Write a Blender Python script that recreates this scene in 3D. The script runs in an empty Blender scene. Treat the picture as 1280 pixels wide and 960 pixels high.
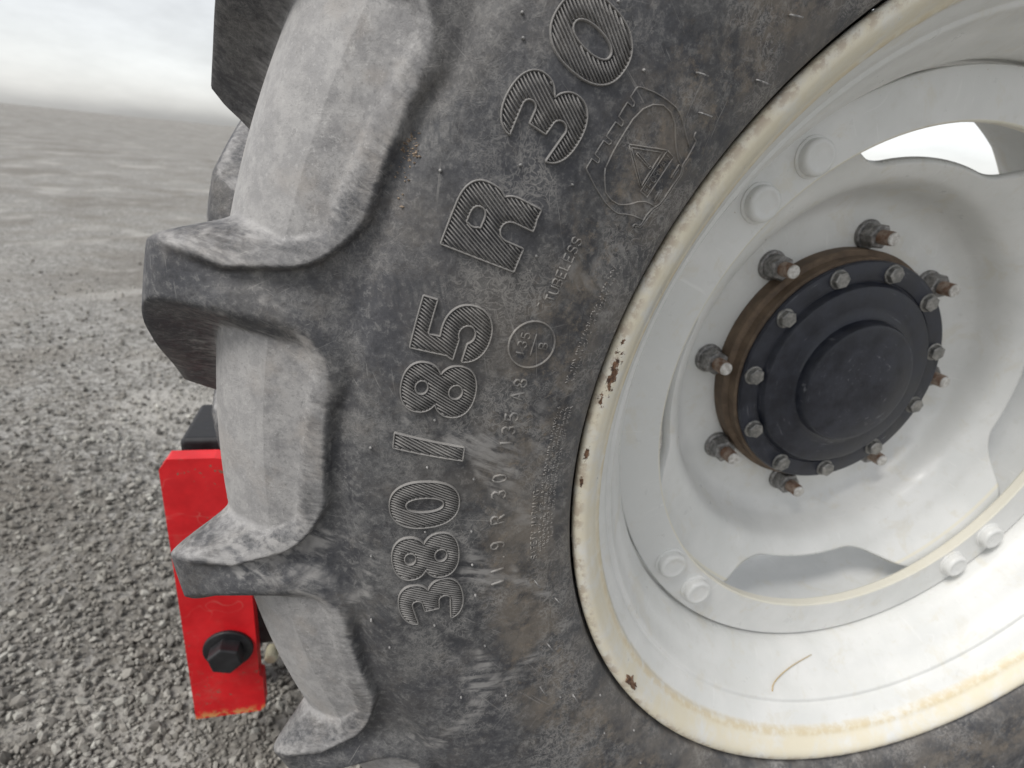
import bpy, math, random
import numpy as np
from mathutils import Matrix, Vector

random.seed(7)
rng = np.random.default_rng(7)
scene = bpy.context.scene
col = scene.collection

# ------------------------------------------------------------------ camera
Z0 = 0.700                                   # height of the wheel axle
cam_d = bpy.data.cameras.new('camera')
cam = bpy.data.objects.new('camera', cam_d)
col.objects.link(cam)
cam.matrix_world = Matrix(((0.96741, 0.0, -0.25321, -0.56346),
                           (-0.23384, 0.38358, -0.89341, -0.34729),
                           (0.09713, 0.92351, 0.37108, Z0 + 0.21132),
                           (0, 0, 0, 1)))
cam_d.sensor_width = 36.0
cam_d.lens = 36.0 * 721.0 / 1280.0
cam_d.clip_start = 0.01
cam_d.clip_end = 500
cam_d.dof.use_dof = True
cam_d.dof.focus_distance = 0.365
cam_d.dof.aperture_fstop = 9.0
scene.camera = cam

# ------------------------------------------------------------------ overcast daylight
SUN_EL, SUN_AZ = math.radians(52), math.radians(248)      # azimuth clockwise from +Y: from the left, in front of the wheel
world = bpy.data.worlds.new('World')
scene.world = world
world.use_nodes = True
wn, wl = world.node_tree.nodes, world.node_tree.links
sky = wn.new('ShaderNodeTexSky')
sky.sky_type = 'NISHITA'
sky.sun_disc = False
sky.sun_elevation = SUN_EL
sky.sun_rotation = SUN_AZ
sky.air_density = 1.0
sky.dust_density = 1.0
hsv = wn.new('ShaderNodeHueSaturation')                    # clouded sky: almost no blue left
hsv.inputs['Saturation'].default_value = 0.16
bg = wn['Background']
bg.inputs['Strength'].default_value = 0.09
wl.new(sky.outputs[0], hsv.inputs['Color'])
tc = wn.new('ShaderNodeTexCoord')
cl = wn.new('ShaderNodeTexNoise')
cl.inputs['Scale'].default_value = 3.2; cl.inputs['Detail'].default_value = 7; cl.inputs['Roughness'].default_value = .6
mp = wn.new('ShaderNodeMapping'); mp.inputs['Scale'].default_value = (1, 1, 3.0)
wl.new(tc.outputs['Generated'], mp.inputs[0]); wl.new(mp.outputs[0], cl.inputs['Vector'])
cr = wn.new('ShaderNodeMapRange')
cr.inputs['From Min'].default_value = .3; cr.inputs['From Max'].default_value = .7
cr.inputs['To Min'].default_value = .80; cr.inputs['To Max'].default_value = 1.2
wl.new(cl.outputs['Fac'], cr.inputs['Value'])
vm = wn.new('ShaderNodeVectorMath'); vm.operation = 'SCALE'                     # thin and thick places in the cloud cover
wl.new(hsv.outputs[0], vm.inputs[0]); wl.new(cr.outputs[0], vm.inputs['Scale'])
wl.new(vm.outputs[0], bg.inputs['Color'])
sun_d = bpy.data.lights.new('sun', 'SUN')
sun_d.energy = 1.5
sun_d.angle = math.radians(22)
sun_d.color = (1.0, 0.97, 0.93)
sun = bpy.data.objects.new('sun', sun_d)
col.objects.link(sun)
sdir = Vector((math.sin(SUN_AZ) * math.cos(SUN_EL), math.cos(SUN_AZ) * math.cos(SUN_EL), math.sin(SUN_EL)))
sun.rotation_euler = sdir.to_track_quat('Z', 'Y').to_euler()
sun.location = sdir * 5
vs = scene.view_settings
vs.view_transform = 'Standard'
vs.look = 'None'
vs.gamma = 1.0
vs.exposure = 0.93
vs.use_curve_mapping = False


# ------------------------------------------------------------------ helpers
def D(a): return math.radians(a)

def mesh_obj(name, verts, faces, mat, parent=None, loc=(0, 0, 0), smooth=True, normals=None, attrs=None):
    me = bpy.data.meshes.new(name)
    me.from_pydata([tuple(map(float, v)) for v in verts], [], [tuple(map(int, f)) for f in faces])
    me.update()
    if smooth:
        me.polygons.foreach_set('use_smooth', [True] * len(me.polygons))
    if attrs:
        for k, vals in attrs.items():
            at = me.attributes.new(k, 'FLOAT', 'POINT')
            at.data.foreach_set('value', np.asarray(vals, dtype=np.float32))
    if normals is not None:
        me.normals_split_custom_set_from_vertices([tuple(map(float, v)) for v in normals])
    if mat: me.materials.append(mat)
    o = bpy.data.objects.new(name, me)
    col.objects.link(o)
    o.location = loc
    if parent: o.parent = parent
    return o

def tag(o, label=None, cat=None, group=None, kind=None):
    if label: o['label'] = label
    if cat: o['category'] = cat
    if group: o['group'] = group
    if kind: o['kind'] = kind
    return o

def empty(name, loc):
    o = bpy.data.objects.new(name, None)
    o.empty_display_size = 0.05
    col.objects.link(o)
    o.location = loc
    return o

def share(o, parent, loc=(0, 0, 0), rot=(0, 0, 0)):
    c = o.copy()
    col.objects.link(c)
    c.parent = parent
    c.location = loc
    c.rotation_euler = rot
    return c

class Mesh:
    def __init__(self): self.v, self.f = [], []
    def add(self, V, F):
        n = len(self.v)
        self.v += [tuple(p) for p in V]
        self.f += [tuple(i + n for i in f) for f in F]
    def box(self, lo, hi, bev=0.0):
        (x0, y0, z0), (x1, y1, z1) = lo, hi
        b = bev
        if b <= 0:
            V = [(x, y, z) for x in (x0, x1) for y in (y0, y1) for z in (z0, z1)]
            self.add(V, [(0, 1, 3, 2), (4, 6, 7, 5), (0, 4, 5, 1), (2, 3, 7, 6), (0, 2, 6, 4), (1, 5, 7, 3)])
            return
        # chamfered box built from an outline extruded in y
        L = [(x0 + b, z0), (x1 - b, z0), (x1, z0 + b), (x1, z1 - b), (x1 - b, z1), (x0 + b, z1), (x0, z1 - b), (x0, z0 + b)]
        self.prism(L, y0, y1, b)
    def prism(self, L, y0, y1, b=0.0):
        """outline L (x,z), extruded along y, with a chamfer b at both ends"""
        n = len(L)
        cx = sum(p[0] for p in L) / n; cz = sum(p[1] for p in L) / n
        def shrink(p):
            d = math.hypot(p[0] - cx, p[1] - cz)
            k = max(0.0, 1 - b / d) if d else 1
            return (cx + (p[0] - cx) * k, cz + (p[1] - cz) * k)
        V = []
        for y, s in ((y0, True), (y0 + b, False), (y1 - b, False), (y1, True)):
            for p in L:
                q = shrink(p) if s else p
                V.append((q[0], y, q[1]))
        F = [tuple(range(n - 1, -1, -1))[::-1], tuple(3 * n + i for i in range(n))[::-1]]
        for k in range(3):
            for i in range(n):
                j = (i + 1) % n
                F.append((k * n + i, (k + 1) * n + i, (k + 1) * n + j, k * n + j))
        self.add(V, F)
    def build(self, name, mat, parent=None, loc=(0, 0, 0), smooth=False, attrs=None):
        return mesh_obj(name, self.v, self.f, mat, parent, loc, smooth, attrs=attrs)

def recalc(o):
    import bmesh
    bm = bmesh.new(); bm.from_mesh(o.data)
    bmesh.ops.recalc_face_normals(bm, faces=bm.faces)
    bm.to_mesh(o.data); bm.free()
    return o

def bevel(o, w, seg=2, ang=35):
    m = o.modifiers.new('bevel', 'BEVEL'); m.width = w; m.segments = seg
    m.limit_method = 'ANGLE'; m.angle_limit = D(ang)
    return o

def catmull(K, n):
    """dense smooth curve through the knots K, n samples for each span"""
    K = np.asarray(K, float)
    P = np.vstack([2 * K[0] - K[1], K, 2 * K[-1] - K[-2]])
    out = []
    for i in range(1, len(P) - 2):
        for t in np.linspace(0, 1, n, endpoint=False):
            a, b, c, d = P[i - 1], P[i], P[i + 1], P[i + 2]
            out.append(.5 * ((2 * b) + (c - a) * t + (2 * a - 5 * b + 4 * c - d) * t * t + (3 * b - a - 3 * c + d) * t ** 3))
    out.append(K[-1])
    return np.array(out)

def smooth01(x):
    x = np.clip(x, 0, 1)
    return x * x * (3 - 2 * x)

def lathe(name, prof, mat, parent, seg=256, smooth=True, closed=False, sharp=None, loc=(0, 0, 0)):
    """prof: list of (r, s); s is measured outwards from the rim plane, along -Y"""
    prof = np.asarray(prof, float)
    a = np.linspace(0, 2 * np.pi, seg, endpoint=False)
    V = np.stack([np.outer(prof[:, 0], np.cos(a)), np.repeat(-prof[:, 1][:, None], seg, 1), np.outer(prof[:, 0], np.sin(a))], -1).reshape(-1, 3)
    n = len(prof); F = []
    for i in range(n if closed else n - 1):
        i2 = (i + 1) % n
        for j in range(seg):
            j2 = (j + 1) % seg
            F.append((i * seg + j, i * seg + j2, i2 * seg + j2, i2 * seg + j))
    o = mesh_obj(name, V, F, mat, parent, loc, smooth)
    if smooth:
        try: o.data.set_sharp_from_angle(angle=D(sharp or 40))
        except Exception: pass
    return o

# ------------------------------------------------------------------ materials
def material(name):
    m = bpy.data.materials.new(name); m.use_nodes = True
    nt = m.node_tree
    return m, nt.nodes, nt.links, nt.nodes['Principled BSDF']

class NT:
    """short-hands for building node trees"""
    def __init__(self, name):
        self.m, self.n, self.l, self.b = material(name)
        self.pos = self.n.new('ShaderNodeNewGeometry').outputs['Position']
    def _in(self, sock, v):
        if hasattr(v, 'is_output') or isinstance(v, bpy.types.NodeSocket): self.l.new(v, sock)
        elif isinstance(v, (tuple, list)) and sock.type == 'RGBA' and len(v) == 3: sock.default_value = (*v, 1)
        else: sock.default_value = v
    def math(self, op, a, b=0.0, clamp=False):
        n = self.n.new('ShaderNodeMath'); n.operation = op; n.use_clamp = clamp
        self._in(n.inputs[0], a); self._in(n.inputs[1], b)
        return n.outputs[0]
    def vmath(self, op, a, b=(0, 0, 0)):
        n = self.n.new('ShaderNodeVectorMath'); n.operation = op
        self._in(n.inputs[0], a); self._in(n.inputs[1], b)
        return n.outputs['Value'] if op in ('LENGTH', 'DISTANCE', 'DOT_PRODUCT') else n.outputs[0]
    def noise(self, scale, detail=4, rough=.55, dist=0.0, vec=None):
        n = self.n.new('ShaderNodeTexNoise')
        n.inputs['Scale'].default_value = scale; n.inputs['Detail'].default_value = detail
        n.inputs['Roughness'].default_value = rough; n.inputs['Distortion'].default_value = dist
        self.l.new(vec if vec is not None else self.pos, n.inputs['Vector'])
        return n.outputs['Fac']
    def voronoi(self, scale, feature='F1', vec=None, out='Distance'):
        n = self.n.new('ShaderNodeTexVoronoi'); n.feature = feature
        n.inputs['Scale'].default_value = scale
        self.l.new(vec if vec is not None else self.pos, n.inputs['Vector'])
        return n.outputs[out]
    def ramp(self, v, lo, hi, a=0.0, b=1.0):
        n = self.n.new('ShaderNodeMapRange'); n.interpolation_type = 'SMOOTHSTEP'
        self._in(n.inputs['Value'], v)
        n.inputs['From Min'].default_value = lo; n.inputs['From Max'].default_value = hi
        n.inputs['To Min'].default_value = a; n.inputs['To Max'].default_value = b
        return n.outputs[0]
    def mix(self, f, a, b):
        n = self.n.new('ShaderNodeMix'); n.data_type = 'RGBA'
        self._in(n.inputs[0], f); self._in(n.inputs[6], a); self._in(n.inputs[7], b)
        return n.outputs[2]
    def mul(self, a, b): return self.math('MULTIPLY', a, b)
    def attr(self, name):
        n = self.n.new('ShaderNodeAttribute'); n.attribute_name = name
        return n.outputs['Fac']
    def polar(self):
        """radius and angle round the axle, from the world position"""
        s = self.n.new('ShaderNodeSeparateXYZ')
        self.l.new(self.vmath('SUBTRACT', self.pos, (0, 0, Z0)), s.inputs[0])
        r = self.math('SQRT', self.math('ADD', self.mul(s.outputs[0], s.outputs[0]), self.mul(s.outputs[2], s.outputs[2])))
        a = self.math('ARCTAN2', s.outputs[2], self.math('MULTIPLY', s.outputs[0], -1.0))     # 0 towards -X, up positive
        return r, a, s.outputs[1]
    def combine(self, x, y, z):
        n = self.n.new('ShaderNodeCombineXYZ')
        self._in(n.inputs[0], x); self._in(n.inputs[1], y); self._in(n.inputs[2], z)
        return n.outputs[0]
    def bump(self, h, strength, dist, prev=None):
        n = self.n.new('ShaderNodeBump')
        n.inputs['Strength'].default_value = strength; n.inputs['Distance'].default_value = dist
        self.l.new(h, n.inputs['Height'])
        if prev is not None: self.l.new(prev, n.inputs['Normal'])
        return n.outputs[0]
    def out(self, color=None, rough=None, metal=None, normal=None, spec=None):
        for k, v in (('Base Color', color), ('Roughness', rough), ('Metallic', metal), ('Normal', normal), ('Specular IOR Level', spec)):
            if v is not None: self._in(self.b.inputs[k], v)
        return self.m

def ridge_lines(t, scale, width, vec=None, detail=3, dist=0.0):
    """thin winding lines: where a noise passes its middle value"""
    n = t.noise(scale, detail, .55, dist, vec)
    return t.ramp(t.math('ABSOLUTE', t.math('SUBTRACT', n, .5)), 0.0, width, 1.0, 0.0)

def rubber(name, worn=0.0):
    t = NT(name)
    r, a, y = t.polar()
    pv = t.combine(r, t.mul(a, .5), y)                         # unrolled coordinates for marks that follow the tyre
    def streak(ang, along, across, lo, hi, seed):
        c, s_ = math.cos(ang), math.sin(ang)
        ra = t.mul(a, .5)
        u = t.math('ADD', t.mul(r, c), t.mul(ra, s_)); v = t.math('SUBTRACT', t.mul(ra, c), t.mul(r, s_))
        return t.ramp(t.noise(1.0, 3, .55, .35, t.combine(t.mul(u, along), t.mul(v, across), t.math('ADD', t.mul(y, 220), seed))), lo, hi)
    big = t.noise(9, 5, .6)
    mid = t.noise(34, 8, .70)
    grain = t.noise(190, 7, .78, .3)
    low = t.ramp(r, .500, .462)
    base = t.mix(t.ramp(mid, .36, .66), (.040, .041, .046), (.108, .107, .107))
    base = t.mix(t.mul(t.ramp(big, .44, .62), .5), base, (.056, .058, .067))
    base = t.mix(t.mul(t.ramp(grain, .50, .36), .58), base, (.024, .024, .027))
    base = t.mix(t.mul(t.ramp(grain, .51, .64), .46), base, (.215, .21, .203))
    # brown road dust, heavier towards the bead where nobody wipes it off
    dustn = t.ramp(t.math('ADD', t.noise(30, 8, .76), t.mul(low, .08)), .50, .66)
    base = t.mix(t.mul(dustn, t.math('ADD', .16, t.mul(low, .46))), base, (.185, .158, .128))
    base = t.mix(t.mul(t.mul(t.ramp(t.noise(110, 7, .78), .53, .66), low), .50), base, (.245, .198, .148))
    base = t.mix(t.mul(t.mul(t.ramp(t.noise(64, 6, .7), .52, .62), low), .45), base, (.060, .058, .058))
    # band of cleaner rubber beside the rim
    base = t.mix(t.mul(t.ramp(r, .436, .426), .60), base, t.mix(t.ramp(mid, .4, .6), (.068, .070, .076), (.125, .122, .120)))
    # pale winding scuffs
    sq = t.math('MAXIMUM', ridge_lines(t, 150, .05, detail=5, dist=1.0), ridge_lines(t, 80, .03, detail=5, dist=1.4))
    reg = t.ramp(t.noise(17, 6, .7), .44, .60)
    base = t.mix(t.mul(t.mul(sq, reg), t.ramp(r, .56, .50, .18, .60)), base, (.31, .298, .282))
    # straight scratches in several directions, and wiped smears
    scr = None
    for k, (an, al, ac, lo, hi) in enumerate(((.25, 14, 700, .66, .72), (1.25, 10, 620, .67, .73), (-.55, 16, 760, .66, .72), (.9, 8, 500, .68, .73))):
        q = t.mul(streak(an, al, ac, lo, hi, k * 7.3), t.ramp(t.noise(11, 3, .5, 0, t.vmath('ADD', t.pos, (k * 3.1, 0, 0))), .46, .60))
        scr = q if scr is None else t.math('MAXIMUM', scr, q)
    base = t.mix(t.mul(scr, .38), base, (.32, .31, .295))
    smear = t.mul(t.ramp(t.noise(14, 4, .55, .9), .55, .68), streak(.45, 34, 190, .38, .62, 3.3))
    base = t.mix(t.mul(smear, .78), base, (.31, .30, .288))
    soft = t.ramp(t.noise(7, 4, .6, .6, t.vmath('ADD', t.pos, (9, 4, 2))), .50, .66)
    base = t.mix(t.mul(soft, t.ramp(r, .545, .47, .08, .34)), base, (.21, .185, .155))
    dsm = t.mul(t.ramp(t.noise(15, 3, .5, .6, t.vmath('ADD', t.pos, (5, 2, 1))), .58, .66), streak(1.0, 30, 260, .45, .6, 9.1))
    base = t.mix(t.mul(dsm, .60), base, (.038, .040, .046))
    # fine pale dust lying in the recesses between the lugs
    d = t.attr('dust')
    dn = t.math('ADD', d, t.mul(t.math('SUBTRACT', streak(.1, 60, 420, 0, 1, 1.7), .5), .55))
    dn = t.math('ADD', dn, t.mul(t.math('SUBTRACT', t.noise(90, 5, .7), .5), .5))
    dn = t.ramp(dn, .25, .85)
    dcol = t.mix(t.ramp(t.noise(60, 8, .76), .38, .62), (.200, .196, .195), (.320, .312, .304))
    dcol = t.mix(t.mul(t.ramp(t.noise(22, 5, .6), .50, .66), .45), dcol, (.275, .245, .215))
    dcol = t.mix(t.mul(t.ramp(t.noise(330, 5, .75), .53, .66), .45), dcol, (.105, .103, .103))
    dcol = t.mix(t.mul(t.ramp(t.noise(260, 5, .75, 0, t.vmath('ADD', t.pos, (1, 1, 1))), .56, .68), .45), dcol, (.47, .46, .445))
    dcol = t.mix(t.mul(t.ramp(r, .6236, .6246), .26), dcol, (.43, .42, .41))
    base = t.mix(t.mul(dn, .90), base, dcol)
    if worn: base = t.mix(worn, base, (.34, .325, .305))
    h = t.math('ADD', t.mul(t.noise(430, 4, .7), .5), t.mul(grain, .9))
    nrm = t.bump(h, .40, .0009)
    nrm = t.bump(t.mul(sq, reg), .30, .0005, nrm)
    nrm = t.bump(scr, -.35, .0004, nrm)
    rough = t.ramp(mid, .3, .7, .52, .76)
    return t.out(base, rough, normal=nrm, spec=.42)

M = {}
M['rubber'] = rubber('dusty_black_rubber')
M['worn'] = rubber('scuffed_raised_rubber', .45)
M['faint'] = rubber('raised_dusty_rubber', .27)
M['hatch'] = rubber('scuffed_hatched_rubber', .40)

def painted(name, flange=False):
    t = NT(name)
    r, a, y = t.polar()
    pv = t.combine(r, t.mul(a, .4), y)
    n1 = t.noise(12, 5, .6); n2 = t.noise(60, 5, .65)
    c = t.mix(t.ramp(n1, .35, .7), (.66, .665, .645), (.735, .735, .715))
    c = t.mix(t.mul(t.ramp(n2, .55, .75), .4), c, (.60, .59, .54))
    # chalky run marks and thin scratches
    st = t.vmath('MULTIPLY', pv, (22, 160, 22))
    c = t.mix(t.mul(t.ramp(t.noise(1, 4, .6, .6, st), .62, .74), .5), c, (.80, .80, .78))
    hair = t.mul(ridge_lines(t, 9, .004, detail=2, dist=.5), t.ramp(t.noise(14, 3), .5, .62))
    c = t.mix(t.mul(hair, .28), c, (.82, .82, .81))
    spk = t.mul(t.ramp(t.noise(330, 3, .6), .70, .76), t.ramp(t.noise(18, 3), .5, .62))
    c = t.mix(t.mul(spk, .75), c, (.33, .24, .16))
    c = t.mix(t.mul(t.ramp(t.noise(26, 6, .7, .5), .54, .66), .38), c, (.62, .585, .49))
    c = t.mix(t.mul(t.ramp(t.math('ABSOLUTE', t.math('SUBTRACT', r, .2792)), .0022, .0006), .6), c, (.74, .69, .54))
    rough = t.ramp(n2, .3, .7, .27, .46)
    if flange:
        # yellowed paint on the flange, rust creeping from its outer edge
        yel = t.mul(t.ramp(r, .3765, .381), t.ramp(t.noise(30, 6, .65), .25, .58))
        c = t.mix(t.mul(yel, .78), c, (.70, .63, .46))
        lip = t.mul(t.ramp(t.math('ABSOLUTE', t.math('SUBTRACT', r, .3805)), .0045, .0008), t.ramp(t.noise(75, 5, .7), .36, .58))
        c = t.mix(t.mul(lip, .72), c, (.60, .50, .32))
        edge = t.mul(t.ramp(r, .397, .4035), t.ramp(t.noise(85, 6, .7), .46, .58))
        c = t.mix(t.mul(edge, .70), c, (.43, .35, .26))
        # patches of bare rust, at set places round the rim
        px = t.n.new('ShaderNodeSeparateXYZ'); t.l.new(t.vmath('SUBTRACT', t.pos, (0, 0, Z0)), px.inputs[0])
        rust = None
        for ang, rr, la, lr in ((169.2, .4003, .0220, .0046), (172.0, .4026, .0090, .0024), (165.8, .4022, .0060, .0018), (178.4, .4032, .0090, .0022), (181.8, .4036, .0100, .0015)):
            da = t.math('DIVIDE', t.mul(t.math('SUBTRACT', a, D(180 - ang)), .40), la)
            dr = t.math('DIVIDE', t.math('SUBTRACT', r, rr), lr)
            q = t.math('SQRT', t.math('ADD', t.mul(da, da), t.mul(dr, dr)))
            k = t.math('SUBTRACT', 1.0, q)
            rust = k if rust is None else t.math('MAXIMUM', rust, k)
        rn = t.math('ADD', rust, t.mul(t.math('SUBTRACT', t.noise(230, 6, .75), .5), 4.2))
        rm = t.mul(t.ramp(rn, .30, .46), t.ramp(rust, -.7, -.1))
        rc = t.mix(t.ramp(t.noise(260, 4, .7), .4, .65), (.050, .026, .016), (.20, .108, .060))
        c = t.mix(rm, c, rc)
        rough = t.math('ADD', rough, t.mul(rm, .4))
        nrm = t.bump(rm, -.6, .0008)
        nrm = t.bump(t.noise(90, 5, .6), .22, .0012, nrm)
    else:
        nrm = t.bump(t.noise(70, 5, .6), .16, .0012)
    return t.out(c, rough, normal=nrm, spec=.5)

M['flange'] = painted('yellowed_white_rim_paint', True)
M['paint'] = painted('white_rim_paint')

def metal(name, c0, c1, scale, rough=(.4, .7), met=0.0, spots=None, bump=.3, streak=None):
    t = NT(name)
    n = t.noise(scale, 6, .65)
    c = t.mix(t.ramp(n, .35, .68), c0, c1)
    if streak:
        r, a, y = t.polar()
        st = t.vmath('MULTIPLY', t.combine(r, t.mul(a, .15), y), (300, 26, 60))
        c = t.mix(t.mul(t.ramp(t.noise(1, 4, .6, .4, st), .60, .74), t.ramp(t.noise(20, 3), .42, .62)), c, streak)
    if spots:
        c = t.mix(t.ramp(t.noise(scale * 1.7, 5, .7), .60, .68), c, spots)
    rg = t.ramp(n, .3, .7, *rough)
    return t.out(c, rg, metal=met, normal=t.bump(t.noise(scale * 4, 4, .6), bump, .0008), spec=.5)

M['hub_brown'] = metal('rust_brown_hub_casting', (.085, .058, .038), (.165, .118, .080), 45, (.6, .85), bump=.5)
M['hub_black'] = metal('blue_black_hub_paint', (.010, .012, .020), (.026, .029, .042), 40, (.28, .5), spots=None, bump=.2, streak=(.14, .145, .16))
M['steel_dark'] = metal('greasy_dark_steel', (.14, .138, .135), (.38, .37, .36), 160, (.35, .6), .55, spots=(.17, .10, .06))
M['steel_bolt'] = metal('grey_plated_steel', (.18, .18, .175), (.36, .35, .33), 150, (.3, .5), .6)
M['steel_end'] = metal('bright_cut_steel', (.40, .38, .35), (.72, .71, .69), 200, (.3, .45), .3)
M['rust_stud'] = metal('rusty_thread', (.16, .085, .050), (.36, .30, .25), 120, (.5, .8), .3)
M['rust_flake'] = metal('flaking_rust', (.075, .038, .022), (.26, .16, .10), 260, (.8, .95), bump=1.0)
def red_paint():
    t = NT('scuffed_red_paint')
    c = t.mix(t.ramp(t.noise(18, 5, .6), .35, .68), (.56, .005, .010), (.72, .012, .018))
    c = t.mix(t.mul(t.ramp(t.noise(9, 6, .7, .4), .52, .72), .35), c, (.36, .16, .12))
    scr = t.mul(ridge_lines(t, 16, .006, detail=2, dist=.6), t.ramp(t.noise(14, 3), .5, .6))
    c = t.mix(t.mul(scr, .22), c, (.62, .30, .24))
    chip = t.mul(t.ramp(t.noise(95, 5, .7), .60, .64), t.ramp(t.noise(16, 3), .50, .62))
    c = t.mix(chip, c, (.20, .12, .08))
    z = t.n.new('ShaderNodeSeparateXYZ'); t.l.new(t.pos, z.inputs[0])
    edge = t.mul(t.ramp(z.outputs[2], .108, .092), t.ramp(t.noise(110, 5, .7), .46, .56))
    c = t.mix(t.mul(edge, .8), c, (.62, .36, .12))
    return t.out(c, t.ramp(t.noise(30, 5), .3, .7, .30, .55), normal=t.bump(t.noise(90, 5, .6), .18, .0008))
M['red'] = red_paint()
M['black'] = metal('black_machine_paint', (.010, .010, .012), (.022, .022, .024), 30, (.4, .65))
M['cap'] = metal('yellowed_plastic', (.55, .52, .36), (.68, .66, .50), 60, (.4, .6))
M['straw'] = metal('dry_straw', (.42, .29, .12), (.58, .43, .20), 90, (.6, .8))
M['crumb'] = metal('orange_brown_dirt', (.10, .072, .050), (.40, .31, .23), 900, (.85, .95))

def ground_mat():
    t = NT('grey_gravel_ground')
    n = t.noise(3, 5, .6); g = t.noise(55, 6, .75); v = t.voronoi(70, out='Color')
    sp = t.n.new('ShaderNodeSeparateColor'); t.l.new(v, sp.inputs[0])
    c = t.mix(t.ramp(g, .35, .7), (.13, .125, .115), (.30, .29, .265))
    c = t.mix(t.ramp(sp.outputs[0], .3, .95), c, (.38, .37, .35))
    c = t.mix(t.mul(t.ramp(n, .45, .65), .4), c, (.20, .18, .15))
    c = t.mix(t.mul(t.ramp(t.noise(.9, 6, .65, .6), .46, .62), .55), c, (.15, .135, .115))
    c = t.mix(t.mul(t.ramp(t.noise(1.7, 5, .6, .4, t.vmath('ADD', t.pos, (4, 7, 0))), .54, .66), .6), c, (.42, .405, .375))
    return t.out(c, .9, normal=t.bump(t.math('ADD', t.voronoi(70), g), .8, .01))
M['ground'] = ground_mat()
def pebble_mat():
    t = NT('mixed_grey_pebbles')
    a = t.attr('tone')
    c = t.mix(t.ramp(a, 0, .5), (.12, .115, .105), (.27, .255, .23))
    c = t.mix(t.ramp(a, .5, 1), c, (.46, .45, .41))
    c = t.mix(t.mul(t.ramp(t.noise(1.1, 5, .65, .6), .46, .62), .45), c, (.17, .155, .13))
    c = t.mix(t.mul(t.ramp(t.noise(300, 4, .6), .45, .7), .4), c, (.16, .15, .135))
    return t.out(c, .85, normal=t.bump(t.noise(400, 4, .6), .5, .001))
M['pebble'] = pebble_mat()

# ------------------------------------------------------------------ ground
def ground():
    n = 60
    g = np.concatenate([-np.geomspace(150, 1.6, 25), np.linspace(-1.5, 1.5, 40), np.geomspace(1.6, 150, 25)])
    V = [(x, y, 0.004 * math.sin(x * 7 + 1) * math.sin(y * 6) - 0.004 + (min(1, max(0, math.hypot(x, y) - 6) / 40) * (.35 * math.sin(x * .11 + 1.3) * math.cos(y * .07) + .2 * math.sin(x * .29 + y * .21)))) for y in g for x in g]
    m = len(g)
    F = [(j * m + i, j * m + i + 1, (j + 1) * m + i + 1, (j + 1) * m + i) for j in range(m - 1) for i in range(m - 1)]
    tag(mesh_obj('ground', V, F, M['ground']), kind='structure')
ground()

def pebbles():
    # one rough octahedral stone shape, scattered and turned at random, all in one mesh
    phi = (1 + 5 ** .5) / 2
    I = np.array([(-1, phi, 0), (1, phi, 0), (-1, -phi, 0), (1, -phi, 0), (0, -1, phi), (0, 1, phi), (0, -1, -phi), (0, 1, -phi), (phi, 0, -1), (phi, 0, 1), (-phi, 0, -1), (-phi, 0, 1)]) / 1.9
    IF = np.array([(0, 11, 5), (0, 5, 1), (0, 1, 7), (0, 7, 10), (0, 10, 11), (1, 5, 9), (5, 11, 4), (11, 10, 2), (10, 7, 6), (7, 1, 8), (3, 9, 4), (3, 4, 2), (3, 2, 6), (3, 6, 8), (3, 8, 9), (4, 9, 5), (2, 4, 11), (6, 2, 10), (8, 6, 7), (9, 8, 1)])
    V, F, T = [], [], []
    N = 42000
    k = 0
    for _ in range(N):
        d = rng.random()
        x = -0.85 + rng.normal() * (.35 + 1.1 * d); y = 0.15 + abs(rng.normal()) * (.35 + 1.3 * d) - .15
        size = rng.choice([.0035, .005, .0075, .011], p=[.4, .33, .2, .07]) * (.48 + .26 * rng.random()) * (1 + .8 * d)
        q = rng.normal(size=4); q /= np.linalg.norm(q)
        R = np.array([[1 - 2 * (q[2] ** 2 + q[3] ** 2), 2 * (q[1] * q[2] - q[3] * q[0]), 2 * (q[1] * q[3] + q[2] * q[0])],
                      [2 * (q[1] * q[2] + q[3] * q[0]), 1 - 2 * (q[1] ** 2 + q[3] ** 2), 2 * (q[2] * q[3] - q[1] * q[0])],
                      [2 * (q[1] * q[3] - q[2] * q[0]), 2 * (q[2] * q[3] + q[1] * q[0]), 1 - 2 * (q[1] ** 2 + q[2] ** 2)]])
        P = (I * (1 + .3 * rng.normal(size=(12, 1)).clip(-1, 1)) * np.array([1, .8, .62]) * size) @ R.T + np.array([x, y, size * .25])
        V.append(P); F.append(IF + k); T.append(np.full(12, rng.random())); k += 12
    V = np.concatenate(V); F = np.concatenate(F); T = np.concatenate(T)
    o = mesh_obj('gravel', V, F, M['pebble'], smooth=False, attrs={'tone': T})
    tag(o, 'loose grey gravel spread over the ground behind the tyre', 'gravel', kind='stuff')
pebbles()

# ------------------------------------------------------------------ the wheel
wheel = empty('tractor_wheel', (0, .165, 0))
tag(wheel, 'big tractor wheel: dusty black tyre on a white steel rim with black hub', 'wheel')
AX = (0, -.165, Z0)                                     # axle, in the rim plane, seen from the wheel's own origin

# profile of the tyre: carcass (floor between the lugs) and the outer surface of the lugs, as (radius, outward offset from the rim plane)
CARC = [(.402, -.022), (.4085, -.008), (.4125, .0035), (.430, .0125), (.460, .0195), (.500, .0245), (.540, .0235), (.568, .0175), (.587, .0125),
        (.606, .0045), (.625, -.0038), (.648, -.022), (.659, -.045), (.665, -.08), (.668, -.12), (.670, -.165)]
ENVL = CARC[:8] + [(.5885, .0132), (.615, .0100), (.652, .0015), (.684, -.0100), (.697, -.026), (.701, -.06), (.703, -.115), (.704, -.165)]
PITCH = 18.0
LUG0 = 167.8                                            # angle of one lug's centre at the shoulder

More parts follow.
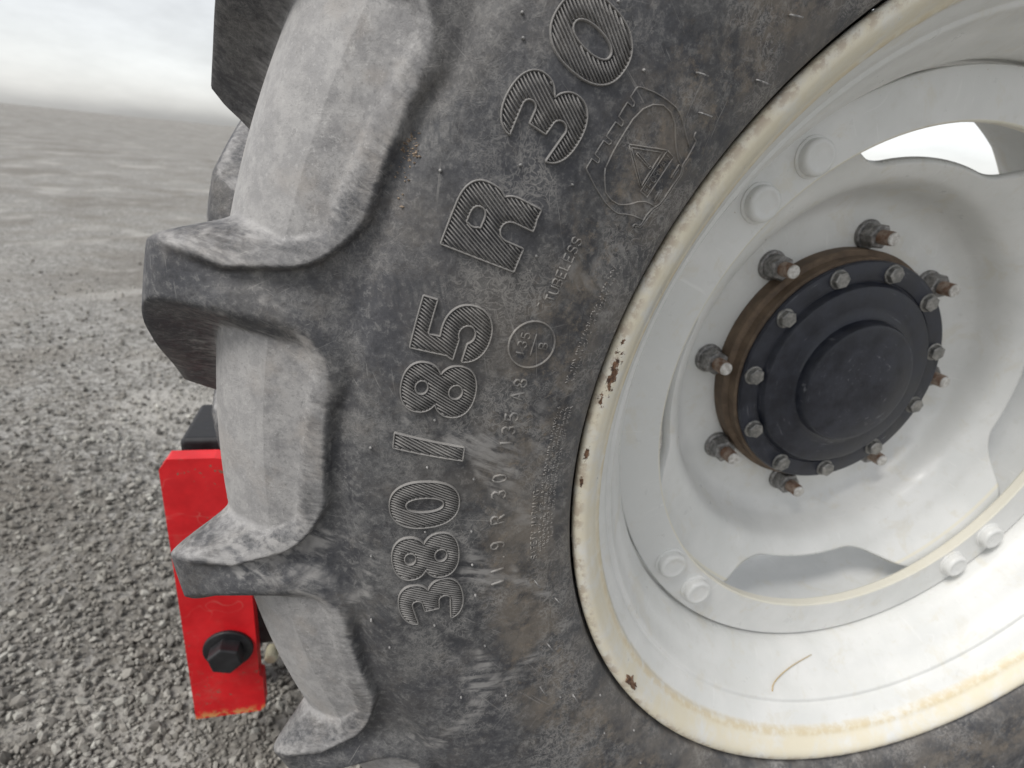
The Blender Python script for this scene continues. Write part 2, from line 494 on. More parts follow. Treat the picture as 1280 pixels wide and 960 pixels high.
def sidewall_s(r):
    return float(np.interp(r, SW[:, 0], SW[:, 1]))
SW = catmull(CARC[:9], 24)

def recess_distance(U, v, lo, hi):
    """signed distance (mm) to the rounded recess between two lugs, negative inside it; U runs along the profile from its inner end, v round the tyre"""
    mid, half = (lo + hi) / 2, (hi - lo) / 2
    cr = 24.0
    qx = np.abs(v - mid) - half + cr
    qy = -U + cr
    return np.hypot(np.maximum(qx, 0), np.maximum(qy, 0)) + np.minimum(np.maximum(qx, qy), 0) - cr

def lug_mask(U, V):
    """1 on lug and sidewall, 0 on the floor of the recess"""
    lo, hi, v = V['lo'], V['hi'], V['v']
    d = recess_distance(U, v, lo, hi)
    wall = 14.0 + 9.0 * smooth01((v - lo) / (hi - lo))
    x = np.clip(-d / wall, 0, 1)
    return 1 - (.45 * x + .55 * smooth01(x))

def hollow(U, V, pitch):
    """depth (mm) of the hollow in the lug's end face and round the recess: crisp below the lug's upper lip, rolling softly up to its lower edge"""
    lo, hi, v = V['lo'], V['hi'], V['v']
    own = recess_distance(U, v, lo, hi)
    above = recess_distance(U, v + pitch, lo, hi)
    below = recess_distance(U, v - pitch, lo, hi)
    past = v > (lo + hi) / 2
    dl = np.where(past, own, above)
    dc = np.where(past, below, own)
    lc = np.where(past, 30.0, 28.0 - 21.0 * smooth01((v - lo) / 50.0))
    far = 1 - smooth01((np.maximum(0, -U) - 6) / 17)
    depth = np.interp(U, [-200, 0, 22, 45, 72], [6.5, 6.5, 9.0, 7.5, 0.0])
    return depth * smooth01(dl / 5.0) * smooth01(dc / lc) * far

def tyre_half(ncol, nsp, outer=True):
    C = catmull(CARC, nsp); E = catmull(ENVL, nsp)
    nrow = len(C)
    L = np.concatenate([[0], np.cumsum(np.hypot(*np.diff(C, axis=0).T))]) * 1000
    i0 = int(nsp * 7.95)                                 # profile index where the recess starts
    U = (L - L[i0])[:, None]
    Lc = L[-1] - L[i0]
    ang = np.arange(ncol) * PITCH / ncol                 # increasing angle, from this lug's centre to the next
    # the lug slants: a little on the shoulder, steeply over the tread
    tread = np.clip((np.interp(np.arange(nrow), [0, nsp * 8, nsp * 11, nsp * 15], [0, 0, 1.0, 0.0])), 0, 1)
    shift = np.interp(np.arange(nrow), [0, nsp * 8.5, nsp * 11, nsp * 12, nsp * 13, nsp * 14, nsp * 15], [0, 0, 0.3, 1.4, 4.2, 7.6, 11.3])
    shift = np.convolve(np.pad(shift, 4, 'edge'), np.ones(9) / 9, 'valid')
    arc = D(1) * C[:, 0][:, None] * 1000                 # mm per degree
    ph = np.repeat(ang[None, :], nrow, 0)                # the grid itself is sheared along the slant, see build_tyre
    top = np.interp(np.arange(nrow), np.array([8, 8.6, 9, 10, 11, 12, 13]) * nsp, [2.7, 1.7, 1.15, .2, .6, 1.4, 1.7])[:, None]
    bot = np.interp(np.arange(nrow), np.array([8, 9, 10, 11, 13]) * nsp, [2.6, 2.0, 1.95, 2.05, 1.8])[:, None]
    V = dict(v=ph * arc, lo=bot * arc, hi=(PITCH - top) * arc)
    UU = np.repeat(U, ncol, 1)
    m = lug_mask(UU, V)
    endu = smooth01((Lc - 14 - U) / 12)                  # lug stops short of the tread centre
    m = m * endu
    m[:i0 - 2] = 1
    P = C[:, None, :] + (E - C)[:, None, :] * m[..., None]
    if outer:                                            # mould seam on the recess floor
        seam = np.exp(-((C[:, 0][:, None] - .6242) / .0012) ** 2) * (1 - m) * .0006
        P[..., 1] += seam
    P[..., 1] -= hollow(UU, V, PITCH * arc) * .001
    # pale dust covers the recess up to its rolled edge, thinner on the steep faces
    own = recess_distance(UU, V['v'], V['lo'], V['hi'])
    steep = np.clip(4 * m * (1 - m), 0, 1) ** .5
    under = 1 - smooth01((V['v'] - V['lo']) / 26.0)
    dust = smooth01((3.0 - own) / 7.0) * (1 - (.30 + .30 * smooth01((V['v'] / V['hi'] - .6) / .25)) * steep) * (1 - .75 * under * smooth01((UU - 12) / 20))
    dust = dust * smooth01((Lc - 2 - U) / 8 + 1)
    return P, m, dust, i0, shift

def to_xyz(r, a, s):
    return np.stack([r * np.cos(a), -s, r * np.sin(a)], -1)

def build_tyre():
    ncol, nsp = 126, 10
    P, m, dust, i0, shift = tyre_half(ncol, nsp)
    nrow = P.shape[0]
    NT_ = ncol * 20
    full = np.tile(P, (1, 20, 1))
    A = np.radians(LUG0 + np.arange(NT_)[None, :] * PITCH / ncol + shift[:, None])
    X = to_xyz(full[..., 0], A, full[..., 1])
    # shared normals, so that lugs and carcass shade as one moulded skin
    dU = np.gradient(X, axis=0)
    dA = (np.roll(X, -1, 1) - np.roll(X, 1, 1))
    Nn = np.cross(dU, dA); Nn /= np.linalg.norm(Nn, axis=-1, keepdims=True)
    ref = to_xyz(full[..., 0] - .54, A, full[..., 1] + .165)
    if np.mean(np.sum(Nn * ref, -1)) < 0: Nn = -Nn
    # lug columns: one pitch centred on the lug, in rows from the shoulder on
    fm = (m[:-1] + m[1:]) / 2; fm = (fm + np.roll(fm, -1, 1)) / 2
    lugf = fm > .5
    lugf[:i0 + 8] = False
    idx = np.arange(nrow * NT_).reshape(nrow, NT_)
    lf = np.tile(lugf, (1, 20))
    q = np.stack([idx[:-1], idx[1:], np.roll(idx, -1, 1)[1:], np.roll(idx, -1, 1)[:-1]], -1)
    faces = q[~lf]
    V = X.reshape(-1, 3); N = Nn.reshape(-1, 3); Du = np.tile(dust, (1, 20)).reshape(-1)
    # the inner half, coarser
    Pi, mi, di, _, shi = tyre_half(36, 4, False)
    ri, nci = Pi.shape[0], 36 * 20
    Ai = np.radians(LUG0 + PITCH / 2 + np.arange(nci)[None, :] * PITCH / 36 + shi[:, None])
    fi = np.tile(Pi, (1, 20, 1))
    Xi = to_xyz(fi[..., 0], Ai, -.330 - fi[..., 1])
    lugi = ((mi[:-1] + mi[1:]) / 2); lugi = (lugi + np.roll(lugi, -1, 1)) / 2 > .5
    lugi[:int(4 * 7.95) + 3] = False
    idi = np.arange(ri * nci).reshape(ri, nci)
    qi = np.stack([idi[:-1], np.roll(idi, -1, 1)[:-1], np.roll(idi, -1, 1)[1:], idi[1:]], -1)
    lfi = np.tile(lugi, (1, 20))
    dUi = np.gradient(Xi, axis=0); dAi = (np.roll(Xi, -1, 1) - np.roll(Xi, 1, 1))
    Ni = np.cross(dAi, dUi); Ni /= np.linalg.norm(Ni, axis=-1, keepdims=True)
    refi = to_xyz(fi[..., 0] - .54, Ai, -.165 - fi[..., 1])
    if np.mean(np.sum(Ni * refi, -1)) < 0: Ni = -Ni
    def compact(V, F, N, Du):
        u, inv = np.unique(F.reshape(-1), return_inverse=True)
        return V[u], inv.reshape(F.shape), N[u], Du[u]
    Vc, Fc, Nc, Dc = compact(np.concatenate([V, Xi.reshape(-1, 3)]), np.concatenate([faces, qi[~lfi] + len(V)]),
                             np.concatenate([N, Ni.reshape(-1, 3)]), np.concatenate([Du, np.tile(di, (1, 20)).reshape(-1)]))
    tyre = mesh_obj('tyre', Vc, Fc, M['rubber'], wheel, AX, normals=Nc, attrs={'dust': Dc})
    # one lug for each half, shared by all its copies
    def one_lug(q, lf, X, N, Dd, nc, mask, sel_cols):
        # take faces of a single lug: follow the slant through the repeated grid
        lab = q[mask]
        u, inv = np.unique(lab.reshape(-1), return_inverse=True)
        return X.reshape(-1, 3)[u], inv.reshape(lab.shape), N.reshape(-1, 3)[u], Dd[u]
    def single(lf, nc):
        # flood the lug that begins in column 0 of the shoulder, over the wrapped grid
        R, Cn = lf.shape
        mask = np.zeros_like(lf)
        start = None
        for i in range(R):
            if lf[i, 0 + 10 * nc]: start = (i, 10 * nc); break
        st = [start]; mask[start] = True
        while st:
            i, j = st.pop()
            for a, b in ((i + 1, j), (i - 1, j), (i, (j + 1) % Cn), (i, (j - 1) % Cn)):
                if 0 <= a < R and lf[a, b] and not mask[a, b]:
                    mask[a, b] = True; st.append((a, b))
        return mask
    mk = single(lf, ncol)
    Vl, Fl, Nl, Dl = one_lug(q, lf, X, Nn, Du, ncol, mk, None)
    lug = mesh_obj('lug', Vl, Fl, M['rubber'], tyre, normals=Nl, attrs={'dust': Dl})
    for k in range(1, 20): share(lug, tyre, rot=(0, -D(PITCH * k), 0))
    mki = single(lfi, 36)
    Vl, Fl, Nl, Dl = one_lug(qi, lfi, Xi, Ni, np.tile(di, (1, 20)).reshape(-1), 36, mki, None)
    lug2 = mesh_obj('lug', Vl, Fl, M['rubber'], tyre, normals=Nl, attrs={'dust': Dl})
    for k in range(1, 20): share(lug2, tyre, rot=(0, -D(PITCH * k), 0))
    # inner liner, so that the tyre is not an open shell behind the rim
    return tyre
tyre = build_tyre()

# ------------------------------------------------------------------ raised marks on the sidewall
def wall_point(r, a_deg, h=0.0):
    s = sidewall_s(r)
    e = .002
    ds = (sidewall_s(r + e) - sidewall_s(r - e)) / (2 * e)
    k = 1 / math.sqrt(1 + ds * ds)
    rr, ss = r - ds * k * h, s + k * h
    a = D(a_deg)
    return Vector((rr * math.cos(a), -ss, rr * math.sin(a)))

def ridge(mesh, pts, width, height, closed=False, step=.0016):
    """a bead of rubber laid on the sidewall along pts, a list of (radius, angle in degrees)"""
    P = []
    n = len(pts)
    for i in range(n if closed else n - 1):
        (r0, a0), (r1, a1) = pts[i], pts[(i + 1) % n]
        L = math.hypot(r1 - r0, D(a1 - a0) * (r0 + r1) / 2)
        k = max(1, int(L / step))
        for j in range(k):
            P.append((r0 + (r1 - r0) * j / k, a0 + (a1 - a0) * j / k))
    if not closed: P.append(pts[-1])
    # local frame on the unrolled wall
    sec = ((-.5, -.25), (-.38, .55), (-.14, 1.0), (.14, 1.0), (.38, .55), (.5, -.25))
    V, F = [], []
    m = len(P); q = len(sec)
    for i, (r, a) in enumerate(P):
        pa = P[(i - 1) % m] if (closed or i) else P[i]
        pb = P[(i + 1) % m] if (closed or i < m - 1) else P[i]
        tr, ta = pb[0] - pa[0], D(pb[1] - pa[1]) * r
        l = math.hypot(tr, ta) or 1
        nr, na = -ta / l, tr / l
        for x, h in sec:
            V.append(wall_point(r + nr * x * width, a + math.degrees(na * x * width / r), h * height))
    for i in range(m if closed else m - 1):
        j = (i + 1) % m
        for k in range(q - 1):
            F.append((i * q + k, j * q + k, j * q + k + 1, i * q + k + 1))
    if not closed:
        F.append(tuple(range(q)))
        F.append(tuple((m - 1) * q + k for k in range(q - 1, -1, -1)))
    mesh.add(V, F)

def finish(o):
    recalc(o)
    return o

# --- large hatched figures, described as shapes
def ell(cx, cy, rx, ry, p=2.0):
    return lambda x, y: ((np.abs((x - cx) / rx) ** p + np.abs((y - cy) / ry) ** p) ** (1 / p) - 1) * min(rx, ry)
def boxf(x0, x1, y0, y1):
    return lambda x, y: np.maximum(np.maximum(x0 - x, x - x1), np.maximum(y0 - y, y - y1))
def caps(x0, y0, x1, y1, r):
    def f(x, y):
        dx, dy = x1 - x0, y1 - y0
        t = np.clip(((x - x0) * dx + (y - y0) * dy) / (dx * dx + dy * dy), 0, 1)
        return np.hypot(x - x0 - t * dx, y - y0 - t * dy) - r
    return f
def union(*f): return lambda x, y: np.minimum.reduce([g(x, y) for g in f])
def minus(a, *f): return lambda x, y: np.maximum.reduce([a(x, y)] + [-g(x, y) for g in f])
W = .86
eight = union(ell(.43, .275, .43, .285, 2.25), ell(.43, .742, .392, .268, 2.25))
GLYPH = {
    '8': minus(eight, ell(.43, .270, .118, .095), ell(.43, .738, .108, .085)),
    '0': minus(ell(.43, .5, .43, .51, 2.35), ell(.43, .5, .135, .275, 2.2)),
    '3': minus(eight, caps(.42, .285, -.15, .345, .092), caps(.42, .722, -.15, .668, .082), boxf(-.2, .27, .33, .68)),
    '5': minus(union(boxf(.08, .80, .815, 1.0), boxf(.065, .315, .44, 1.0), ell(.435, .325, .425, .335, 2.2)),
               ell(.43, .315, .135, .112), caps(.40, .335, -.2, .36, .062)),
    'R': minus(union(boxf(.0, .34, .0, 1.0), boxf(.0, .50, .40, 1.0), ell(.50, .70, .40, .30, 2.6), boxf(.58, .90, .0, .30), ell(.60, .27, .30, .29, 2.6)),
               union(boxf(.36, .47, .615, .805), ell(.47, .71, .13, .095, 2.4)), union(boxf(.34, .60, -.1, .22), ell(.47, .22, .13, .16, 2.2)), boxf(.90, 1.2, -.1, .3)),
    '/': lambda x, y: np.maximum(np.abs(x - (.34 + (y - .5) * .17)) - .112, np.abs(y - .5) - .5),
}

def contours(f, n=150, x0=-.12, x1=1.08, y0=-.10, y1=1.10):
    xs = np.linspace(x0, x1, n); ys = np.linspace(y0, y1, n)
    X, Y = np.meshgrid(xs, ys, indexing='ij')
    Z = f(X, Y)
    seg = {}
    def key(i, j, e): return (i, j, e)
    pts = {}
    def cross(i0, j0, i1, j1):
        a, b = Z[i0, j0], Z[i1, j1]
        t = a / (a - b)
        return (xs[i0] + t * (xs[i1] - xs[i0]), ys[j0] + t * (ys[j1] - ys[j0]))
    links = {}
    ins = Z < 0
    act = np.argwhere(~((ins[:-1, :-1] == ins[1:, :-1]) & (ins[:-1, :-1] == ins[:-1, 1:]) & (ins[:-1, :-1] == ins[1:, 1:])))
    for i, j in act:
        e = []
        for (a, b, k) in (((i, j), (i + 1, j), ('h', i, j)), ((i + 1, j), (i + 1, j + 1), ('v', i + 1, j)), ((i, j + 1), (i + 1, j + 1), ('h', i, j + 1)), ((i, j), (i, j + 1), ('v', i, j))):
            if ins[a] != ins[b]:
                k = (k[0], int(k[1]), int(k[2]))
                pts[k] = cross(*a, *b); e.append(k)
        for p in range(0, len(e) - 1, 2):
            links.setdefault(e[p], []).append(e[p + 1]); links.setdefault(e[p + 1], []).append(e[p])
    loops, seen = [], set()
    for k in links:
        if k in seen: continue
        loop, cur, prev = [], k, None
        while cur not in seen:
            seen.add(cur); loop.append(pts[cur])
            nx = [q for q in links[cur] if q != prev and q not in seen]
            if not nx: break
            prev, cur = cur, nx[0]
        if len(loop) > 8: loops.append(loop)
    return loops

R_BASE, H_LET = .5005, .0445
def place(x, y, ac, w, k=1.0):
    return (R_BASE + y * H_LET, ac - math.degrees((x - w / 2) * k * H_LET / .523))
FIG = [('3', 190.0, W, 1.0), ('8', 185.6, W, 1.0), ('0', 180.95, W, .93), ('/', 176.3, .68, 1.0), ('8', 171.9, W, .91), ('5', 167.75, W, .94), ('R', 160.7, .90, .98), ('3', 153.9, W, .97), ('0', 149.1, W, .93)]
figmesh = {}
for ch, ac, w, kx in FIG:
    f = GLYPH[ch]
    if ch not in figmesh: figmesh[ch] = contours(f)
    mo = Mesh()
    for loop in figmesh[ch]:
        lp = loop[::2]
        ridge(mo, [place(x, y, ac, w, kx) for x, y in lp], .00140, .00190, closed=True, step=.01)
    o = finish(mo.build('raised_figure', M['worn'], tyre, smooth=True))
    # hatching inside the outline
    mh = Mesh()
    th = D(27)
    dx, dy = math.sin(th), math.cos(th)
    nx, ny = math.cos(th), -math.sin(th)
    sp = .00185 / H_LET
    for k in range(-60, 60):
        ox, oy = .43 + nx * k * sp, .5 + ny * k * sp
        tt = np.linspace(-.95, .95, 380)
        X, Y = ox + dx * tt, oy + dy * tt
        inside = f(X, Y) < -.012
        i = 0
        while i < len(tt):
            if inside[i]:
                j = i
                while j + 1 < len(tt) and inside[j + 1]: j += 1
                if j - i > 4:
                    ridge(mh, [place(X[i], Y[i], ac, w, kx), place(X[j], Y[j], ac, w, kx)], .00112, .00165, step=.006)
                i = j + 1
            else: i += 1
    finish(mh.build('hatching', M['hatch'], o, smooth=True))

# --- small lettering: single strokes on a 4 x 6 grid
ST = {
 'A': [[(0, 0), (2, 6), (4, 0)], [(.8, 2.2), (3.2, 2.2)]], 'B': [[(0, 0), (0, 6), (2.6, 6), (3.6, 5.2), (3.4, 3.6), (2.4, 3.1), (0, 3.1)], [(2.4, 3.1), (4, 2.3), (3.9, .8), (2.7, 0), (0, 0)]],
 'E': [[(4, 6), (0, 6), (0, 0), (4, 0)], [(0, 3), (3, 3)]], 'F': [[(4, 6), (0, 6), (0, 0)], [(0, 3), (3, 3)]],
 'G': [[(3.9, 5), (2.8, 6), (1.2, 6), (.1, 4.6), (.1, 1.4), (1.2, 0), (2.8, 0), (3.9, 1), (3.9, 2.6), (2.4, 2.6)]],
 'I': [[(2, 0), (2, 6)]], 'L': [[(0, 6), (0, 0), (3.8, 0)]], 'M': [[(0, 0), (0, 6), (2, 2.4), (4, 6), (4, 0)]], 'N': [[(0, 0), (0, 6), (4, 0), (4, 6)]],
 'O': [[(2, 6), (.6, 5.4), (0, 3), (.6, .6), (2, 0), (3.4, .6), (4, 3), (3.4, 5.4), (2, 6)]],
 'R': [[(0, 0), (0, 6), (2.8, 6), (3.9, 5), (3.7, 3.6), (2.6, 3), (0, 3)], [(2.2, 3), (4, 0)]],
 'S': [[(3.8, 5), (2.8, 6), (1.1, 6), (.1, 5), (.4, 3.7), (3.4, 2.5), (3.9, 1.2), (2.9, 0), (1.1, 0), (.1, 1)]],
 'T': [[(0, 6), (4, 6)], [(2, 6), (2, 0)]], 'U': [[(0, 6), (0, 1.4), (1.1, 0), (2.9, 0), (4, 1.4), (4, 6)]],
 'W': [[(0, 6), (1, 0), (2, 4.4), (3, 0), (4, 6)]], 'Y': [[(0, 6), (2, 3), (4, 6)], [(2, 3), (2, 0)]],
 '0': [[(2, 6), (.7, 5.3), (.2, 3), (.7, .7), (2, 0), (3.3, .7), (3.8, 3), (3.3, 5.3), (2, 6)]], '1': [[(1, 5), (2.2, 6), (2.2, 0)]],
 '3': [[(.2, 5), (1.3, 6), (2.9, 6), (3.8, 5), (3.4, 3.6), (2, 3.2)], [(2, 3.2), (3.6, 2.7), (4, 1.2), (2.9, 0), (1.1, 0), (0, 1)]],
 '5': [[(3.7, 6), (.5, 6), (.3, 3.2), (2.2, 3.7), (3.7, 2.9), (3.9, 1.2), (2.8, 0), (1.0, 0), (0, .9)]],
 '8': [[(2, 3.2), (.5, 4.1), (.6, 5.4), (2, 6), (3.4, 5.4), (3.5, 4.1), (2, 3.2)], [(2, 3.2), (.2, 2.2), (.3, .8), (2, 0), (3.7, .8), (3.8, 2.2), (2, 3.2)]],
 '9': [[(3.7, 4.2), (3.2, 3.2), (1.6, 2.8), (.3, 3.8), (.3, 5.0), (1.4, 6), (2.8, 6), (3.7, 5), (3.7, 2.4), (2.8, .4), (1.6, 0), (.5, .7)]],
 '/': [[(.4, -.3), (3.4, 6.3)]], '.': [[(1.6, .2), (2.2, .2)]], '-': [[(.6, 3), (3.4, 3)]]}

def lettering(name, items, h, wid, hgt, mat, parent=None, aspect=.62):
    """items: (character, radius of its middle, angle of its middle); reads upwards on the left of the wheel"""
    mo = Mesh()
    for ch, rc, ac in items:
        for line in ST[ch]:
            pts = []
            for x, y in line:
                pts.append((rc + (y / 6 - .5) * h, ac - math.degrees((x / 4 - .5) * h * aspect / rc)))
            ridge(mo, pts, wid, hgt, step=.003)
    return finish(mo.build(name, mat, parent or tyre, smooth=True))

def spread(txt, r, a0, a1):
    n = len(txt)
    return [(c, r, a0 + (a1 - a0) * i / (n - 1)) for i, c in enumerate(txt) if c != ' ']

lettering('raised_load_index', [('1', .4722, 175.9), ('3', .4722, 174.75), ('5', .4722, 173.55), ('A', .4720, 171.75), ('8', .4720, 170.65)], .0088, .0016, .0011, M['faint'])
lettering('raised_rim_size', [('1', .4733, 190.0), ('1', .4727, 188.6), ('.', .4720, 187.3), ('9', .4718, 185.9), ('R', .4719, 183.2), ('3', .4724, 180.75), ('0', .4731, 179.15)], .0098, .0017, .0010, M['faint'])
lettering('raised_word', spread('TUBELESS', .4715, 163.75, 159.3), .0062, .0012, .0009, M['faint'])
lettering('raised_word', [('-', .4778, 164.45)], .006, .0011, .0008, M['faint'])
lettering('raised_warning', spread('SAFETY WARNING', .4437, 188.5, 181.2), .0046, .00085, .0007, M['faint'], aspect=.7)
mo = Mesh()
ridge(mo, [(.4722 + .0155 * math.cos(t), 167.48 + math.degrees(.0152 * math.sin(t) / .4722)) for t in np.linspace(0, 2 * math.pi, 56, endpoint=False)], .0014, .0012, closed=True, step=.01)
ridge(mo, [(.4711, 168.35), (.4716, 166.6)], .0010, .0008)
finish(mo.build('raised_circle_mark', M['faint'], tyre, smooth=True))
lettering('raised_load_index', [('1', .4785, 168.3), ('3', .4788, 167.6), ('5', .4785, 166.9), ('B', .4645, 167.4)], .0058, .0012, .0009, M['faint'])

EMBLEM = [
    [(0.4386, 149.23), (0.4456, 148.87), (0.4535, 148.41), (0.458, 148.25), (0.4624, 148.19), (0.4697, 148.33), (0.4777, 148.58), (0.4864, 148.99), (0.4881, 149.14), (0.4885, 149.26), (0.4884, 149.85), (0.4846, 149.92), (0.4838, 150.09), (0.4842, 150.21), (0.4882, 150.23), (0.4878, 151.19), (0.484, 151.21), (0.483, 151.41), (0.4833, 151.55), (0.4876, 151.58), (0.4877, 152.59), (0.4836, 152.6), (0.483, 152.75), (0.4838, 152.9), (0.4877, 152.91), (0.4879, 153.88), (0.4841, 153.93), (0.4833, 154.12), (0.4839, 154.24), (0.4882, 154.22), (0.4882, 154.86), (0.4877, 154.95), (0.4769, 155.57), (0.4667, 156.04), (0.4588, 156.19), (0.4552, 156.17), (0.4506, 155.92), (0.4457, 155.7), (0.4415, 155.61), (0.4379, 155.53)],
    [(0.4412, 156.43), (0.4416, 156.3), (0.441, 156.13), (0.4395, 156.06), (0.4376, 156.05), (0.4368, 155.84), (0.4368, 155.07), (0.4358, 154.46), (0.4331, 153.87), (0.4322, 153.26), (0.4322, 152.08), (0.4321, 151.04), (0.4348, 150.49), (0.435, 149.81), (0.4362, 148.95), (0.4372, 148.55), (0.4403, 148.51), (0.4413, 148.17)],
    [(0.4398, 156.34), (0.4393, 156.16), (0.4366, 156.14), (0.4355, 155.79), (0.435, 155.1), (0.4342, 154.46), (0.4314, 153.87), (0.4307, 153.22), (0.4307, 152.03), (0.4309, 151.02), (0.4336, 150.47), (0.4339, 149.83)],
    [(0.4779, 154.14), (0.4792, 152.99), (0.4796, 151.75), (0.4797, 150.72), (0.4781, 149.83), (0.4746, 149.18), (0.4693, 148.73), (0.4626, 148.66), (0.4561, 148.95), (0.4514, 149.43), (0.4476, 149.84), (0.4403, 150.42), (0.4357, 150.61)],
    [(0.4781, 154.16), (0.4762, 154.55), (0.4732, 155.), (0.4699, 155.44), (0.4674, 155.57), (0.4641, 155.66), (0.4585, 155.64), (0.454, 155.38), (0.451, 155.11), (0.4475, 154.68), (0.4432, 154.35), (0.439, 154.23), (0.4359, 154.2)],
    [(0.4731, 152.05), (0.4618, 151.35), (0.45, 150.57)],
    [(0.4709, 152.11), (0.4618, 151.56), (0.4522, 150.94), (0.4516, 152.26), (0.4513, 153.65), (0.4611, 152.83), (0.4709, 152.11)],
    [(0.4729, 152.08), (0.4629, 152.9), (0.4518, 153.75)],
    [(0.45, 150.57), (0.4436, 150.59), (0.4434, 152.33), (0.4437, 154.04), (0.45, 153.95), (0.4499, 152.26), (0.45, 150.57)],
    [(0.4662, 152.2), (0.4657, 152.06), (0.4549, 152.2), (0.4555, 152.34), (0.4662, 152.2)],
    [(0.4539, 152.19), (0.4527, 152.2), (0.4528, 152.34), (0.4542, 152.33), (0.4539, 152.19)],
    [(0.4367, 151.83), (0.437, 151.), (0.4373, 150.68), (0.4358, 150.59)],
    [(0.4355, 151.76), (0.4356, 150.96)],
    [(0.4372, 152.87), (0.4368, 153.46), (0.4367, 153.91)],
    [(0.4383, 152.96), (0.4379, 153.85)]]
NUBS = [(0.5591, 159.19), (0.522, 174.14), (0.5587, 176.68), (0.5227, 177.84), (0.4913, 178.95), (0.4909, 183.83), (0.5227, 183.28), (0.5591, 185.22), (0.491, 187.23), (0.5671, 191.14), (0.491, 190.53), (0.5596, 193.98), (0.4919, 196.54), (0.523, 201.42), (0.4908, 203.66), (0.5588, 150.38), (0.5522, 151.32), (0.5223, 156.84), (0.4912, 161.34), (0.4906, 156.23), (0.5233, 146.73), (0.4909, 148.21), (0.5239, 192.5), (0.5399, 184.96), (0.4528, 208.36), (0.4431, 209.52), (0.424, 212.91), (0.4419, 218.29), (0.423, 222.43), (0.4225, 231.5), (0.4426, 227.24)]
PINS = [(0.4455, 138.17, 0.4401, 137.52), (0.4313, 142.27, 0.4234, 141.57), (0.4649, 145.74, 0.4594, 145.38), (0.4475, 147.17, 0.4408, 146.73), (0.4445, 191.43, 0.4417, 192.25), (0.4295, 195.07, 0.4249, 196.39), (0.4447, 200.32, 0.4419, 201.52), (0.4431, 209.52, 0.443, 210.51), (0.4634, 205.24, 0.4623, 206.47)]
# --- emblem: a tyre cut through on its rim with a warning sign, in thin raised lines
mo = Mesh()
for line in EMBLEM:
    ridge(mo, line, .00095, .00085, step=.003)
finish(mo.build('raised_emblem', M['faint'], tyre, smooth=True))
lettering('raised_word', spread('EFORMAN', .4466, 153.6, 151.0), .0042, .00075, .0006, M['faint'], aspect=.68)

# --- illegible small print: rows of tiny strokes
mo = Mesh()
rows = [(.4385, 170.2, 159.7), (.4345, 169.9, 159.4)]
rows += [(.4388 - .0034 * k, 188.3 - .5 * k, 172.6) for k in range(4)]
for rr, a0, a1 in rows:
    a = a0
    while a > a1:
        if random.random() < .84:
            hh = .0022; ww = .0013
            for _ in range(random.choice((2, 2, 3))):
                p = [(rr + random.choice((-.5, 0, .5)) * hh, a - math.degrees(random.choice((-.5, 0, .5)) * ww / rr)) for _ in range(2)]
                if p[0] != p[1]: ridge(mo, p, .00055, .00065, step=.01)
        a -= math.degrees(.0020 / rr)
small = finish(mo.build('small_print', M['worn'], tyre, smooth=True))
small['kind'] = 'stuff'

# --- moulding nubs and whiskers
def nub_mesh():
    V, F = [], []
    prof = [(.0009, -.0006), (.0009, .0008), (.0007, .0014), (.0003, .0017)]
    for r_, h_ in prof:
        for k in range(8): V.append((r_ * math.cos(k * math.pi / 4), -h_, r_ * math.sin(k * math.pi / 4)))
    for i in range(3):
        for k in range(8): F.append((i * 8 + k, i * 8 + (k + 1) % 8, (i + 1) * 8 + (k + 1) % 8, (i + 1) * 8 + k))
    F.append(tuple(range(24, 32)))
    return V, F
M['nub'] = metal('pale_scuffed_nub', (.10, .10, .10), (.36, .35, .34), 420, (.4, .6))
nv, nf = nub_mesh()
nub = None
ring = [(.4910, 2.5 + 11.25 * k) for k in range(32)] + [(.5590, 7.0 + 9 * k) for k in range(40)] + [(.4425, 5 + 10.3 * k) for k in range(35)]
extra = [(r_, a_ % 360) for r_, a_ in ring if not (135 < a_ % 360 < 235)]
for r_, a_ in NUBS + extra:
    p = wall_point(r_, a_)
    if nub is None:
        nub = finish(mesh_obj('rubber_nub', nv, nf, M['nub'], tyre, p))
    else:
        share(nub, tyre, p)
for r0, a0, r1, a1 in PINS:
    P = [wall_point(r0, a0, -.0003), wall_point(r0, a0, .0022), wall_point(r0 * .6 + r1 * .4, a0 * .6 + a1 * .4, .0034), wall_point(r1, a1, .0030)]
    V, F = [], []
    for i, p in enumerate(P):
        w_ = (.0007, .0006, .0005, .00045)[i]
        for k in range(6):
            c_, s_ = math.cos(k * math.pi / 3), math.sin(k * math.pi / 3)
            V.append(p + (Vector((c_, 0, s_)) * w_ if i < 2 else Vector((c_ * .3, -s_, c_ * .95)) * w_))
    for i in range(3):
        for k in range(6): F.append((i * 6 + k, i * 6 + (k + 1) % 6, (i + 1) * 6 + (k + 1) % 6, (i + 1) * 6 + k))
    F += [tuple(range(18, 24)), tuple(range(5, -1, -1))]
    finish(mesh_obj('rubber_whisker', V, F, M['nub'], tyre))

